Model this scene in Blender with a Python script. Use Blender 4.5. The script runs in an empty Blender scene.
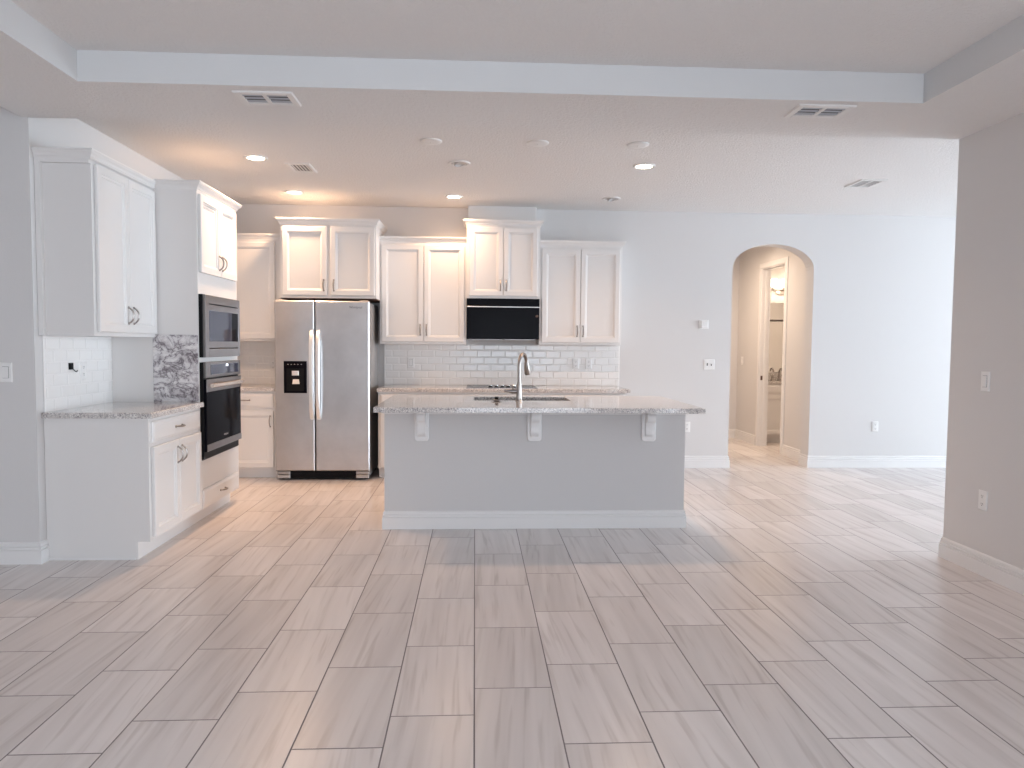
import bpy, bmesh, math
from mathutils import Vector, Matrix
from math import sin, cos, pi, radians

sc = bpy.context.scene
COL = sc.collection

# ------------------------------------------------------------------ camera
F_PX, YAW, PITCH, ROLL, CAM_H = 722.84, 0.051346, 0.053944, -0.008194, 1.351


def camera():
    cy, sy, cp, sp = cos(YAW), sin(YAW), cos(PITCH), sin(PITCH)
    f = Vector((sy * cp, cy * cp, -sp))
    r = Vector((cy, -sy, 0))
    d = f.cross(r)
    c, s = cos(ROLL), sin(ROLL)
    r2 = c * r + s * d
    d2 = -s * r + c * d
    m = Matrix((r2, -d2, -f)).transposed().to_4x4()
    m.translation = (0, 0, CAM_H)
    cd = bpy.data.cameras.new('camera')
    cd.sensor_width = 36
    cd.lens = F_PX * 36 / 1024
    cd.clip_start = .05
    o = bpy.data.objects.new('camera', cd)
    o.matrix_world = m
    COL.objects.link(o)
    sc.camera = o


camera()

# ------------------------------------------------------------------ light
sc.view_settings.view_transform = 'Standard'
sc.view_settings.look = 'None'
sc.view_settings.exposure = 0.03
sc.view_settings.gamma = 1
sc.view_settings.use_curve_mapping = False
sc.cycles.use_denoising = True
sc.cycles.max_bounces = 10
sc.cycles.diffuse_bounces = 7
sc.cycles.glossy_bounces = 5
sc.cycles.transparent_max_bounces = 12
sc.cycles.caustics_reflective = False
sc.cycles.caustics_refractive = False
sc.cycles.sample_clamp_indirect = 6

world = bpy.data.worlds.new('sky')
sc.world = world
world.use_nodes = True
world.node_tree.nodes['Background'].inputs[0].default_value = (.62, .78, 1, 1)
world.node_tree.nodes['Background'].inputs[1].default_value = 1.2


def area(name, loc, direction, sx, sy, power, col, spread=180, shape='RECTANGLE'):
    l = bpy.data.lights.new(name, 'AREA')
    l.shape = shape
    l.size, l.size_y = sx, sy
    l.energy = power
    l.color = col
    l.spread = radians(spread)
    o = bpy.data.objects.new(name, l)
    o.location = loc
    o.rotation_euler = Vector(direction).to_track_quat('-Z', 'Y').to_euler()
    COL.objects.link(o)
    return o


DAY = (.83, .91, 1.0)
WARM = (1.0, .62, .37)
SOFTWARM = (1.0, .76, .56)
P_REAR, P_LIVING, P_DINE = 168, 225, 1200
area('daylight_rear_window', (.95, -4.34, 1.22), (0, 1, 0), 2.7, 2.3, P_REAR, DAY)
area('daylight_living_window', (3.38, -2.2, 1.3), (-1, 0, 0), 2.5, 2.1, P_LIVING, DAY)
area('daylight_dining_window', (13.22, 5.4, 1.25), (-1, 0, 0), 3.9, 2.35, P_DINE, (.74, .88, 1.0))
P_CAN, P_HALL, P_VANITY = 11.5, 32, 2.5

# ------------------------------------------------------------------ materials


def mat(name, base=(.8, .8, .8), rough=.5, metal=0, coat=0, spec=.5, emit=None, estr=0):
    m = bpy.data.materials.new(name)
    m.use_nodes = True
    b = m.node_tree.nodes['Principled BSDF']
    b.inputs['Base Color'].default_value = (*base, 1)
    b.inputs['Roughness'].default_value = rough
    b.inputs['Metallic'].default_value = metal
    b.inputs['Coat Weight'].default_value = coat
    b.inputs['Coat Roughness'].default_value = .05
    b.inputs['Specular IOR Level'].default_value = spec
    if emit:
        b.inputs['Emission Color'].default_value = (*emit, 1)
        b.inputs['Emission Strength'].default_value = estr
    return m


class NT:
    """small helper for wiring nodes"""

    def __init__(self, m):
        self.t = m.node_tree
        self.b = self.t.nodes['Principled BSDF']

    def n(self, typ, **kw):
        x = self.t.nodes.new(typ)
        for k, v in kw.items():
            setattr(x, k, v)
        return x

    def l(self, a, b):
        self.t.links.new(a, b)

    def val(self, sock, v):
        if isinstance(v, bpy.types.NodeSocket):
            self.l(v, sock)
        else:
            sock.default_value = v

    def math(self, op, a, b=0.0, c=None):
        x = self.n('ShaderNodeMath', operation=op)
        self.val(x.inputs[0], a)
        self.val(x.inputs[1], b)
        if c is not None:
            self.val(x.inputs[2], c)
        return x.outputs[0]

    def ramp(self, fac, stops, interp='LINEAR'):
        x = self.n('ShaderNodeValToRGB')
        x.color_ramp.interpolation = interp
        e = x.color_ramp.elements
        while len(e) < len(stops):
            e.new(.5)
        for i, (p, c) in enumerate(stops):
            e[i].position = p
            e[i].color = (*c, 1) if len(c) == 3 else c
        self.l(fac, x.inputs[0])
        return x.outputs[0]

    def mix(self, fac, a, b, blend='MIX'):
        x = self.n('ShaderNodeMix', data_type='RGBA', blend_type=blend)
        self.val(x.inputs[0], fac)
        self.val(x.inputs[6], a)
        self.val(x.inputs[7], b)
        return x.outputs[2]

    def coords(self, scale=(1, 1, 1)):
        g = self.n('ShaderNodeNewGeometry')
        mp = self.n('ShaderNodeMapping')
        mp.inputs['Scale'].default_value = scale
        self.l(g.outputs['Position'], mp.inputs[0])
        return mp.outputs[0]

    def noise(self, vec, scale, detail=3, rough=.5, dist=0):
        x = self.n('ShaderNodeTexNoise')
        x.inputs['Scale'].default_value = scale
        x.inputs['Detail'].default_value = detail
        x.inputs['Roughness'].default_value = rough
        x.inputs['Distortion'].default_value = dist
        self.l(vec, x.inputs['Vector'])
        return x.outputs['Fac']

    def bump(self, h, strength, dist=.01):
        x = self.n('ShaderNodeBump')
        x.inputs['Strength'].default_value = strength
        x.inputs['Distance'].default_value = dist
        self.l(h, x.inputs['Height'])
        self.l(x.outputs[0], self.b.inputs['Normal'])


def wall_paint(name, base, bump=.12):
    m = mat(name, base, .6, spec=.3)
    t = NT(m)
    t.bump(t.noise(t.coords(), 70, 3, .6), bump, .004)
    return m


def ceiling_paint():
    m = mat('textured_ceiling_paint', (.77, .755, .745), .85, spec=.15)
    t = NT(m)
    c = t.coords()
    a = t.noise(c, 55, 4, .6)
    h = t.ramp(a, [(.42, (0, 0, 0)), (.6, (1, 1, 1))])
    t.bump(h, .42, .006)
    return m


def floor_tiles():
    W, L, X0, P0 = .305, .61, .00427, 2.7787
    m = mat('grey_plank_tile', (.5, .47, .45), .3, spec=.5)
    t = NT(m)
    g = t.n('ShaderNodeNewGeometry')
    s = t.n('ShaderNodeSeparateXYZ')
    t.l(g.outputs['Position'], s.inputs[0])
    u = t.math('DIVIDE', t.math('SUBTRACT', s.outputs[0], X0), W)
    k = t.math('FLOOR', u)
    v = t.math('SUBTRACT', t.math('DIVIDE', t.math('SUBTRACT', s.outputs[1], P0), L), t.math('DIVIDE', k, 3.0))
    kv = t.math('FLOOR', v)
    fu, fv = t.math('SUBTRACT', u, k), t.math('SUBTRACT', v, kv)
    eu = t.math('MULTIPLY', t.math('MINIMUM', fu, t.math('SUBTRACT', 1.0, fu)), W)
    ev = t.math('MULTIPLY', t.math('MINIMUM', fv, t.math('SUBTRACT', 1.0, fv)), L)
    e = t.math('MINIMUM', eu, ev)
    grout = t.math('LESS_THAN', e, .0027)
    cid = t.n('ShaderNodeCombineXYZ')
    t.l(k, cid.inputs[0])
    t.l(kv, cid.inputs[1])
    wn = t.n('ShaderNodeTexWhiteNoise', noise_dimensions='3D')
    t.l(cid.outputs[0], wn.inputs['Vector'])
    sh = t.n('ShaderNodeSeparateXYZ')
    t.l(wn.outputs['Color'], sh.inputs[0])
    # veins run along each tile, drifting a little to one side
    vx = t.math('ADD', t.math('MULTIPLY', fu, 1.5), t.math('MULTIPLY', sh.outputs[0], 40))
    skew = t.math('MULTIPLY', t.math('SUBTRACT', sh.outputs[1], .5), .5)
    vx = t.math('ADD', vx, t.math('MULTIPLY', fv, skew))
    vy = t.math('ADD', t.math('MULTIPLY', fv, .15), t.math('MULTIPLY', sh.outputs[2], 31))
    cv = t.n('ShaderNodeCombineXYZ')
    t.l(vx, cv.inputs[0])
    t.l(vy, cv.inputs[1])
    big = t.noise(cv.outputs[0], 2.4, 2, .5, .5)
    fine = t.noise(cv.outputs[0], 6.5, 2, .5, .3)
    col = t.ramp(big, [(.3, (.615, .570, .555)), (.5, (.665, .620, .605)), (.72, (.71, .668, .652))])
    vein = t.ramp(fine, [(.30, (.80, .775, .765)), (.44, (1, 1, 1)), (.66, (1.03, 1.03, 1.03))])
    col = t.mix(.7, col, vein, 'MULTIPLY')
    tone = t.ramp(sh.outputs[1], [(0, (.93, .925, .92)), (1, (1.05, 1.05, 1.05))])
    col = t.mix(1.0, col, tone, 'MULTIPLY')
    col = t.mix(grout, col, (.20, .175, .175, 1))
    t.l(col, t.b.inputs['Base Color'])
    t.l(t.math('ADD', .27, t.math('MULTIPLY', grout, .5)), t.b.inputs['Roughness'])
    hgt = t.math('MINIMUM', t.math('DIVIDE', e, .004), 1.0)
    t.bump(hgt, .5, .002)
    return m


def granite():
    m = mat('speckled_granite', (.6, .56, .54), .07, coat=.3)
    t = NT(m)
    c = t.coords()
    v = t.n('ShaderNodeTexVoronoi')
    v.inputs['Scale'].default_value = 260
    t.l(c, v.inputs['Vector'])
    sp = t.n('ShaderNodeSeparateColor')
    t.l(v.outputs['Color'], sp.inputs[0])
    a = t.ramp(sp.outputs[0], [(0, (.20, .19, .195)), (.14, (.38, .36, .36)), (.30, (.56, .53, .515)),
                               (.55, (.74, .70, .67)), (.85, (.85, .82, .79))], 'CONSTANT')
    n = t.noise(c, 28, 4, .6)
    b = t.ramp(n, [(.36, (.72, .70, .70)), (.55, (1, 1, 1))])
    t.l(t.mix(.7, a, b, 'MULTIPLY'), t.b.inputs['Base Color'])
    return m


def marble():
    m = mat('veined_marble', (.7, .7, .7), .15)
    t = NT(m)
    c = t.coords((1, 1, 1.35))
    w = t.noise(c, 6.5, 8, .68, .6)
    d = t.math('ABSOLUTE', t.math('SUBTRACT', w, .5))
    a = t.ramp(d, [(0, (.16, .14, .155)), (.012, (.38, .35, .37)), (.035, (.66, .64, .65)), (.10, (.78, .76, .76))])
    w2 = t.noise(c, 8, 7, .72, .4)
    b = t.ramp(w2, [(.34, (.16, .13, .15)), (.42, (.55, .52, .54)), (.54, (1, 1, 1))])
    t.l(t.mix(.85, a, b, 'MULTIPLY'), t.b.inputs['Base Color'])
    return m


def steel(name='brushed_steel', base=(.50, .49, .49), rough=.30, axis='z'):
    m = mat(name, base, rough, 1)
    t = NT(m)
    c = t.coords((60, 60, 1.2) if axis == 'z' else (3, 3, 150))
    n = t.noise(c, 3, 3, .6)
    t.l(t.math('ADD', t.math('MULTIPLY', n, .12), rough - .05), t.b.inputs['Roughness'])
    n2 = t.noise(t.coords((1, 1, 1)), 5, 3, .6)
    t.l(t.ramp(n2, [(.3, tuple(x * .93 for x in base)), (.7, tuple(min(1, x * 1.06) for x in base))]),
        t.b.inputs['Base Color'])
    return m


def pane_glass():
    m = bpy.data.materials.new('window_glass')
    m.use_nodes = True
    t = m.node_tree
    t.nodes.clear()
    o = t.nodes.new('ShaderNodeOutputMaterial')
    mx = t.nodes.new('ShaderNodeMixShader')
    tr = t.nodes.new('ShaderNodeBsdfTransparent')
    gl = t.nodes.new('ShaderNodeBsdfGlossy')
    gl.inputs['Roughness'].default_value = .02
    mx.inputs[0].default_value = .08
    t.links.new(tr.outputs[0], mx.inputs[1])
    t.links.new(gl.outputs[0], mx.inputs[2])
    t.links.new(mx.outputs[0], o.inputs[0])
    return m


M = dict(
    wall=wall_paint('light_grey_wall_paint', (.66, .645, .64)),
    island=wall_paint('grey_island_paint', (.62, .61, .61)),
    ceil=ceiling_paint(),
    beam=wall_paint('smooth_shaded_drywall', (.66, .665, .67), .06),  # ceiling white, with the shade of the upright faces put into its colour
    floor=floor_tiles(),
    trim=mat('white_trim_paint', (.77, .76, .757), .35),
    cab=mat('white_cabinet_paint', (.745, .73, .72), .38),
    granite=granite(), marble=marble(),
    tile=mat('white_glazed_tile', (.86, .845, .83), .16, spec=.45),
    grout=mat('pale_grout', (.88, .86, .85), .8),
    steel=steel(base=(.52, .505, .505), rough=.33), steel_side=mat('grey_painted_steel', (.42, .40, .39), .45, .6),
    steel_dark=steel('dark_brushed_steel', (.24, .222, .218), .30, 'y'),
    handle=mat('satin_steel_bar', (.80, .79, .78), .28, .55),
    nickel=mat('brushed_nickel', (.36, .33, .31), .32, 1),
    bar=mat('highlight_tinted_steel', (.78, .69, .61), .24, 1),  # oven handle steel, its peach highlight tinted into the base colour
    grill=mat('light_grey_louver', (.50, .49, .49), .5),
    chrome=mat('polished_chrome', (.82, .82, .82), .08, 1),
    blackglass=mat('black_glass', (.006, .006, .009), .07, spec=.012),
    blackmatte=mat('black_plastic', (.008, .008, .009), .45, spec=.12),
    hood=mat('black_hood_enamel', (.003, .003, .005), .18, spec=.03),
    dark=mat('dark_gap', (.03, .022, .02), .8),
    smoke=mat('smoked_window_glass', (.03, .034, .06), .06, spec=.15),
    plate=mat('white_plastic', (.80, .79, .78), .35),
    slot=mat('dark_slot', (.06, .055, .055), .6),
    vent=mat('white_vent_metal', (.76, .75, .74), .45),
    ventdark=mat('shadowed_duct', (.03, .03, .035), .8),
    ventgrey=mat('grey_vent_louver', (.42, .45, .50), .5),
    lens=mat('lit_lamp_lens', (1, .95, .85), .4, emit=(1, .86, .68), estr=14),
    bulb=mat('lit_glass_shade', (1, .95, .85), .4, emit=(1, .84, .62), estr=3.2),
    clock=mat('lit_clock_digits', (1, 1, 1), .4, emit=(.85, .92, 1), estr=2.5),
    cond=mat('can_baffle_grey', (.48, .47, .47), .4, .3),
    mirror=mat('silvered_mirror', (.92, .92, .92), .01, 1),
    oak=mat('dark_brown_wood_edge', (.10, .055, .04), .6),
    glass=pane_glass(),
    ink=mat('dark_lettering', (.05, .05, .055), .4),
    paleink=mat('pale_lettering', (.65, .62, .62), .4),
    sinkmat=mat('sink_basin_steel', (.32, .31, .30), .3, 1),
)

# ------------------------------------------------------------------ mesh helpers


class Fr:
    """a face frame: u along, v up, w out of the face"""

    def __init__(s, o, u, v, w):
        s.o, s.u, s.v, s.w = Vector(o), Vector(u), Vector(v), Vector(w)

    def __call__(s, u, v, w=0):
        return s.o + s.u * u + s.v * v + s.w * w


def back(y):       # faces the camera: u = world x, v = z
    return Fr((0, y, 0), (1, 0, 0), (0, 0, 1), (0, -1, 0))


def leftrun(x):    # faces +x: u = world y
    return Fr((x, 0, 0), (0, 1, 0), (0, 0, 1), (1, 0, 0))


def rightrun(x):   # faces -x: u = world y
    return Fr((x, 0, 0), (0, 1, 0), (0, 0, 1), (-1, 0, 0))


def farside(y):    # faces +y
    return Fr((0, y, 0), (1, 0, 0), (0, 0, 1), (0, 1, 0))


def down(z):       # faces down: u = x, v = y
    return Fr((0, 0, z), (1, 0, 0), (0, 1, 0), (0, 0, -1))


def up(z):
    return Fr((0, 0, z), (1, 0, 0), (0, 1, 0), (0, 0, 1))


WORLD = Fr((0, 0, 0), (1, 0, 0), (0, 1, 0), (0, 0, 1))


class B:
    def __init__(s):
        s.bm = bmesh.new()

    def face(s, pts):
        return s.bm.faces.new([s.bm.verts.new(p) for p in pts])

    def loops(s, rings, cap0=True, cap1=True, closed=True):
        """skin a list of vertex rings"""
        vs = [[s.bm.verts.new(p) for p in r] for r in rings]
        n = len(vs[0])
        for a, b in zip(vs, vs[1:]):
            for i in range(n if closed else n - 1):
                j = (i + 1) % n
                s.bm.faces.new((a[i], a[j], b[j], b[i]))
        if cap0:
            s.bm.faces.new(list(reversed(vs[0])))
        if cap1:
            s.bm.faces.new(vs[-1])
        return vs

    def fbox(s, fr, u0, u1, v0, v1, w0, w1, ch=0.0):
        """box on a face frame, with chamfered front edge"""
        def ring(i, w):
            return [fr(u0 + i, v0 + i, w), fr(u1 - i, v0 + i, w), fr(u1 - i, v1 - i, w), fr(u0 + i, v1 - i, w)]
        rs = [ring(0, w0)]
        if ch:
            rs += [ring(0, w1 - ch), ring(ch, w1)]
        else:
            rs += [ring(0, w1)]
        s.loops(rs)
        return s

    def box(s, x0, x1, y0, y1, z0, z1, ch=0.0):
        return s.fbox(WORLD, x0, x1, y0, y1, z0, z1, ch)

    def rings(s, fr, u0, u1, v0, v1, prof, cap0=True):
        rs = []
        for i, w in prof:
            rs.append([fr(u0 + i, v0 + i, w), fr(u1 - i, v0 + i, w), fr(u1 - i, v1 - i, w), fr(u0 + i, v1 - i, w)])
        s.loops(rs, cap0, True)
        return s

    def door(s, fr, u0, u1, v0, v1, t=.02, rail=.048, w0=0.0):
        pr = [(0, 0), (0, t - .004), (.004, t), (rail, t), (rail + .002, t - .005), (rail + .013, t - .008),
              (rail + .018, t - .0145)]
        return s.rings(fr, u0, u1, v0, v1, [(i, w + w0) for i, w in pr])

    def drawer(s, fr, u0, u1, v0, v1, t=.02, w0=0.0):
        pr = [(0, 0), (0, t - .008), (.006, t - .004), (.016, t - .002), (.020, t)]
        return s.rings(fr, u0, u1, v0, v1, [(i, w + w0) for i, w in pr])

    def prism(s, pts, off):
        off = Vector(off)
        s.loops([[Vector(p) for p in pts], [Vector(p) + off for p in pts]])
        return s

    def tube(s, pts, r, n=10, caps=True):
        pts = [Vector(p) for p in pts]
        rr = r if isinstance(r, (list, tuple)) else [r] * len(pts)
        rings, ref = [], None
        for i, p in enumerate(pts):
            t = (pts[min(i + 1, len(pts) - 1)] - pts[max(i - 1, 0)]).normalized()
            if ref is None:
                ref = Vector((0, 0, 1)) if abs(t.z) < .9 else Vector((1, 0, 0))
            a = (ref - t * ref.dot(t)).normalized()
            ref = a
            b = t.cross(a)
            rings.append([p + (a * cos(2 * pi * k / n) + b * sin(2 * pi * k / n)) * rr[i] for k in range(n)])
        s.loops(rings, caps, caps)
        return s

    def lathe(s, c, prof, axis=(0, 0, 1), n=28, cap0=True, cap1=True):
        ax = Vector(axis).normalized()
        a = ax.orthogonal().normalized()
        b = ax.cross(a)
        c = Vector(c)
        s.loops([[c + ax * h + (a * cos(2 * pi * k / n) + b * sin(2 * pi * k / n)) * max(r, 1e-4)
                  for k in range(n)] for r, h in prof], cap0, cap1)
        return s

    def sweep(s, path, prof, z=0.0, side=1):
        """moulding: profile (out, height) along a plan polyline, mitred; out is to the right of travel (side=1)"""
        P = [Vector((p[0], p[1])) for p in path]
        rings = []
        for i, p in enumerate(P):
            ns = []
            for a, b in ((i - 1, i), (i, i + 1)):
                if a >= 0 and b < len(P):
                    d = (P[b] - P[a]).normalized()
                    ns.append(Vector((d.y, -d.x)) * side)
            m = ns[0] if len(ns) == 1 else (ns[0] + ns[1]) / (1 + ns[0].dot(ns[1]))
            rings.append([Vector((p.x + m.x * o, p.y + m.y * o, z + h)) for o, h in prof])
        s.loops(rings)
        return s

    def build(s, name, material, parent=None, smooth=None, bevel=0, kind=None):
        bmesh.ops.recalc_face_normals(s.bm, faces=s.bm.faces)
        me = bpy.data.meshes.new(name)
        o = bpy.data.objects.new(name, me)
        root = parent
        while root is not None and root.parent is not None:
            root = root.parent
        if root is not None:
            bmesh.ops.translate(s.bm, verts=s.bm.verts, vec=-root.location)
        s.bm.to_mesh(me)
        s.bm.free()
        me.materials.append(material)
        if smooth:
            for p in me.polygons:
                p.use_smooth = True
            me.set_sharp_from_angle(angle=radians(smooth))
        if bevel:
            md = o.modifiers.new('edge', 'BEVEL')
            md.width = bevel
            md.segments = 2
            md.limit_method = 'ANGLE'
            md.angle_limit = radians(40)
        COL.objects.link(o)
        if parent is not None:
            o.parent = parent
        if kind:
            o['kind'] = kind
        return o


def tag(o, label, cat, group=None):
    o['label'] = label
    o['category'] = cat
    if group:
        o['group'] = group
    return o


def thing(name, label, cat, loc, group=None):
    o = bpy.data.objects.new(name, None)
    o.empty_display_size = .05
    o.location = loc
    COL.objects.link(o)
    return tag(o, label, cat, group)


def struct(name, b, m, smooth=None, bevel=0):
    return b.build(name, m, None, smooth, bevel, 'structure')


def lettering(text, fr, u, v, h, m, parent, w=.0004):
    """small raised letters as a mesh, centred at u,v on a face frame"""
    cu = bpy.data.curves.new('lettering', 'FONT')
    cu.body = text
    cu.size = h
    cu.align_x = 'CENTER'
    cu.extrude = .0003
    tmp = bpy.data.objects.new('lettering', cu)
    COL.objects.link(tmp)
    dg = bpy.context.evaluated_depsgraph_get()
    me = bpy.data.meshes.new_from_object(tmp.evaluated_get(dg))
    bpy.data.objects.remove(tmp)
    root = parent
    while root.parent is not None:
        root = root.parent
    for vtx in me.vertices:
        p = fr(u + vtx.co.x, v + vtx.co.y, w + vtx.co.z)
        vtx.co = p - root.location
    me.materials.clear()
    me.materials.append(m)
    o = bpy.data.objects.new('lettering', me)
    COL.objects.link(o)
    o.parent = parent
    return o


def pull(fr, u, v, vertical, parent, mt=None, L=.105, out=.030, base=0.0, flip=1):
    """bowed bar pull with two feet"""
    b = B()
    pts, rr = [], []
    N = 14
    for i in range(N + 1):
        q = -1 + 2 * i / N
        w = base + .004 + out * (1 - abs(q) ** 2.6)
        du = q * L / 2
        pts.append(fr(u, v + du, w) if vertical else fr(u + du, v, w))
        rr.append(.0042 + .0022 * (1 - q * q))
    b.tube(pts, rr, 8)
    for q in (-1, 1):
        p = fr(u, v + q * L / 2, base) if vertical else fr(u + q * L / 2, v, base)
        b.lathe(p, [(.0085, 0), (.0085, .004), (.006, .007)], fr.w, 12)
    return b.build('handle', mt or M['nickel'], parent, 40)


# ------------------------------------------------------------------ the room
XL, YB, ZC, ZS = -2.632, 7.90, 2.82, 2.665
XI, YI = XL + .002, YB - .002    # backs of fitted units, a hair off the walls
# kitchen left wall, far wall, ceiling, lowered border
XR, YE = 3.035, 4.475                            # right wall face and its free end

struct('floor', B().box(-4.8, 13.2, -4.3, 10.7, -.12, 0), M['floor'])
struct('ceiling', B().box(-4.8, 13.2, -4.3, 8.1, ZC, ZC + .15), M['ceil'])


def ring_slab(x0, x1, y0, y1, hx0, hx1, hy0, hy1, z0, z1):
    b = B()
    o = [(x0, y0), (x1, y0), (x1, y1), (x0, y1)]
    h = [(hx0, hy0), (hx1, hy0), (hx1, hy1), (hx0, hy1)]
    vs = [[b.bm.verts.new((x, y, z)) for x, y in ring] for ring in (o, h) for z in (z0, z1)]
    O0, O1, H0, H1 = vs
    for i in range(4):
        j = (i + 1) % 4
        b.bm.faces.new((O0[i], O0[j], O1[j], O1[i]))
        b.bm.faces.new((H0[j], H0[i], H1[i], H1[j]))
        b.bm.faces.new((O0[j], O0[i], H0[i], H0[j]))
        b.bm.faces.new((O1[i], O1[j], H1[j], H1[i]))
    return b


# lowered border round the living-room tray; its upright faces are smooth and darkened in colour for shade, its underside textured
bd = ring_slab(-2.67, XR, -4.15, YE, -2.015, 2.395, -2.6, 3.84, ZS, ZC)
ob = struct('ceiling_border', bd, M['ceil'])
ob.data.materials.append(M['beam'])
for p in ob.data.polygons:
    if abs(p.normal.z) < .5:
        p.material_index = 1

struct('wall_left', B().box(XL - .12, XL, 4.47, YB, 0, ZC), M['wall'])
struct('wall_near_left', B().box(-4.8, XL - .12, 4.47, 4.59, 0, ZC), M['wall'])
struct('wall_outer_left', B().box(-4.8, -4.65, -4.15, 4.47, 0, ZC), M['wall'])
struct('wall_dining_near', B().box(XR + .14, 13.0, 3.0, 3.15, 0, ZC), M['wall'])


def window_wall(name, along, pos, th, a0, a1, o0, o1, z0, z1):
    """a wall with one opening; along = 'x' or 'y'"""
    b = B()

    def bx(p0, p1, za, zb):
        if along == 'x':
            b.box(p0, p1, pos, pos + th, za, zb)
        else:
            b.box(pos, pos + th, p0, p1, za, zb)
    bx(a0, o0, 0, ZC)
    bx(o1, a1, 0, ZC)
    bx(o0, o1, z1, ZC)
    if z0 > 0:
        bx(o0, o1, 0, z0)
    struct(name, b, M['wall'])


def window(name, along, pos, o0, o1, z0, z1, n):
    b = B()
    g = B()
    fr = Fr((0, pos, 0), (1, 0, 0), (0, 0, 1), (0, 1, 0)) if along == 'x' else Fr((pos, 0, 0), (0, 1, 0), (0, 0, 1), (1, 0, 0))
    w = .06
    b.fbox(fr, o0, o1, z1 - w, z1, 0, .07)
    b.fbox(fr, o0, o1, z0, z0 + w, 0, .07)
    for i in range(n + 1):
        c = o0 + (o1 - o0) * i / n
        c0 = min(max(c - w / 2, o0), o1 - w)
        b.fbox(fr, c0, c0 + w, z0 + w, z1 - w, 0, .07)
    f = struct(name, b, M['trim'])
    g.fbox(fr, o0 + w, o1 - w, z0 + w, z1 - w, .03, .036)
    p = g.build('window_pane', M['glass'], f)
    return f


window_wall('wall_rear', 'x', -4.30, .15, -4.8, XR + .14, -.4, 2.3, .0, 2.4)
window('window_1', 'x', -4.28, -.4, 2.3, .0, 2.4, 2)
window_wall('wall_outer_right', 'y', 13.0, .15, 3.0, YB, 3.4, 7.4, .0, 2.45)
window('window_2', 'y', 13.05, 3.4, 7.4, .0, 2.45, 3)

window_wall('wall_right', 'y', XR, .14, -4.15, YE, -3.5, -.95, .2, 2.4)
window('window_3', 'y', XR + .04, -3.5, -.95, .2, 2.4, 2)

# far wall with the arched opening
AX0, AX1, AS, AT = 2.832, 3.752, 2.215, 2.487
pts = [(-2.74, 0), (AX0, 0), (AX0, AS)]
for i in range(1, 24):
    a = pi - pi * i / 24
    pts.append(((AX0 + AX1) / 2 + (AX1 - AX0) / 2 * cos(a), AS + (AT - AS) * sin(a)))
pts += [(AX1, AS), (AX1, 0), (13.15, 0), (13.15, ZC), (-2.74, ZC)]
struct('wall_far', B().prism([(x, YB, z) for x, z in pts], (0, .2, 0)), M['wall'])

# hall and bathroom behind the arch
HX, HZ, DY0, DY1, DZ = 3.87, 2.80, 8.89, 9.665, 2.415
struct('ceiling_hall', B().box(1.9, 6.4, 8.1, 10.7, HZ, HZ + .12), M['ceil'])
struct('wall_hall_left', B().box(1.9, 2.05, 8.1, 10.7, 0, HZ), M['wall'])
struct('wall_hall_far', B().box(2.05, 6.4, 10.50, 10.65, 0, HZ), M['wall'])
b = B()
b.box(HX, HX + .12, 8.1, DY0, 0, HZ)
b.box(HX, HX + .12, DY1, 10.5, 0, HZ)
b.box(HX, HX + .12, DY0, DY1, DZ, HZ)
struct('wall_hall_right', b, M['wall'])
struct('wall_bathroom_right', B().box(6.25, 6.4, 8.1, 10.5, 0, HZ), M['wall'])

# door lining, stop and casing of the bathroom doorway
b = B()
b.box(HX - .002, HX + .122, DY0, DY0 + .018, 0, DZ)
b.box(HX - .002, HX + .122, DY1 - .018, DY1, 0, DZ)
b.box(HX - .002, HX + .122, DY0 + .018, DY1 - .018, DZ - .018, DZ)
b.box(HX + .05, HX + .085, DY1 - .03, DY1 - .018, 0, DZ - .018)
b.box(HX + .05, HX + .085, DY0 + .018, DY0 + .03, 0, DZ - .018)
b.box(HX + .05, HX + .085, DY0 + .03, DY1 - .03, DZ - .03, DZ - .018)
door = struct('door_1', b, M['trim'], bevel=.002)
b = B()
cas = [(0, 0), (.0, .018), (.012, .018), (.05, .012), (.062, .006), (.062, 0)]
fr = rightrun(HX - .001)


def casing(fr, y0, y1, zt, cw=.064):
    b = B()
    pr = [(0, .016), (.010, .018), (.045, .013), (cw, .007)]
    rings = []
    for o, w in [(0, 0)] + pr + [(cw, 0)]:
        rings.append([fr(y0 - o, 0, w), fr(y0 - o, zt + o, w), fr(y1 + o, zt + o, w), fr(y1 + o, 0, w)])
    # skin between successive offsets around the opening
    vs = [[b.bm.verts.new(p) for p in r] for r in rings]
    n = len(vs)
    for k in range(n):
        a, c = vs[k], vs[(k + 1) % n]
        for i in range(3):
            b.bm.faces.new((a[i], a[i + 1], c[i + 1], c[i]))
    b.bm.faces.new([r[0] for r in vs])
    b.bm.faces.new([r[3] for r in reversed(vs)])
    return b


casing(fr, DY0 + .006, DY1 - .006, DZ - .006).build('door_casing', M['trim'], door)
sp = B().box(HX + .012, HX + .040, DY1 - .0195, DY1 - .017, .90, .96)
sp.box(HX + .018, HX + .034, DY1 - .0205, DY1 - .018, .915, .945)
sp.build('strike_plate', M['oak'], door)['label'] = 'dark metal strike plate'

# baseboards
BB = [(0, 0), (.016, 0), (.016, .084), (.009, .086), (.009, .0905), (.0135, .092), (.0135, .100), (.0125, .103), (.006, .1045), (.006, .1085),
      (.0095, .1105), (.0085, .124), (.004, .131), (0, .133)]


def baseboard(name, path, side=1):
    return struct(name, B().sweep(path, BB, 0, side), M['trim'])


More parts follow.
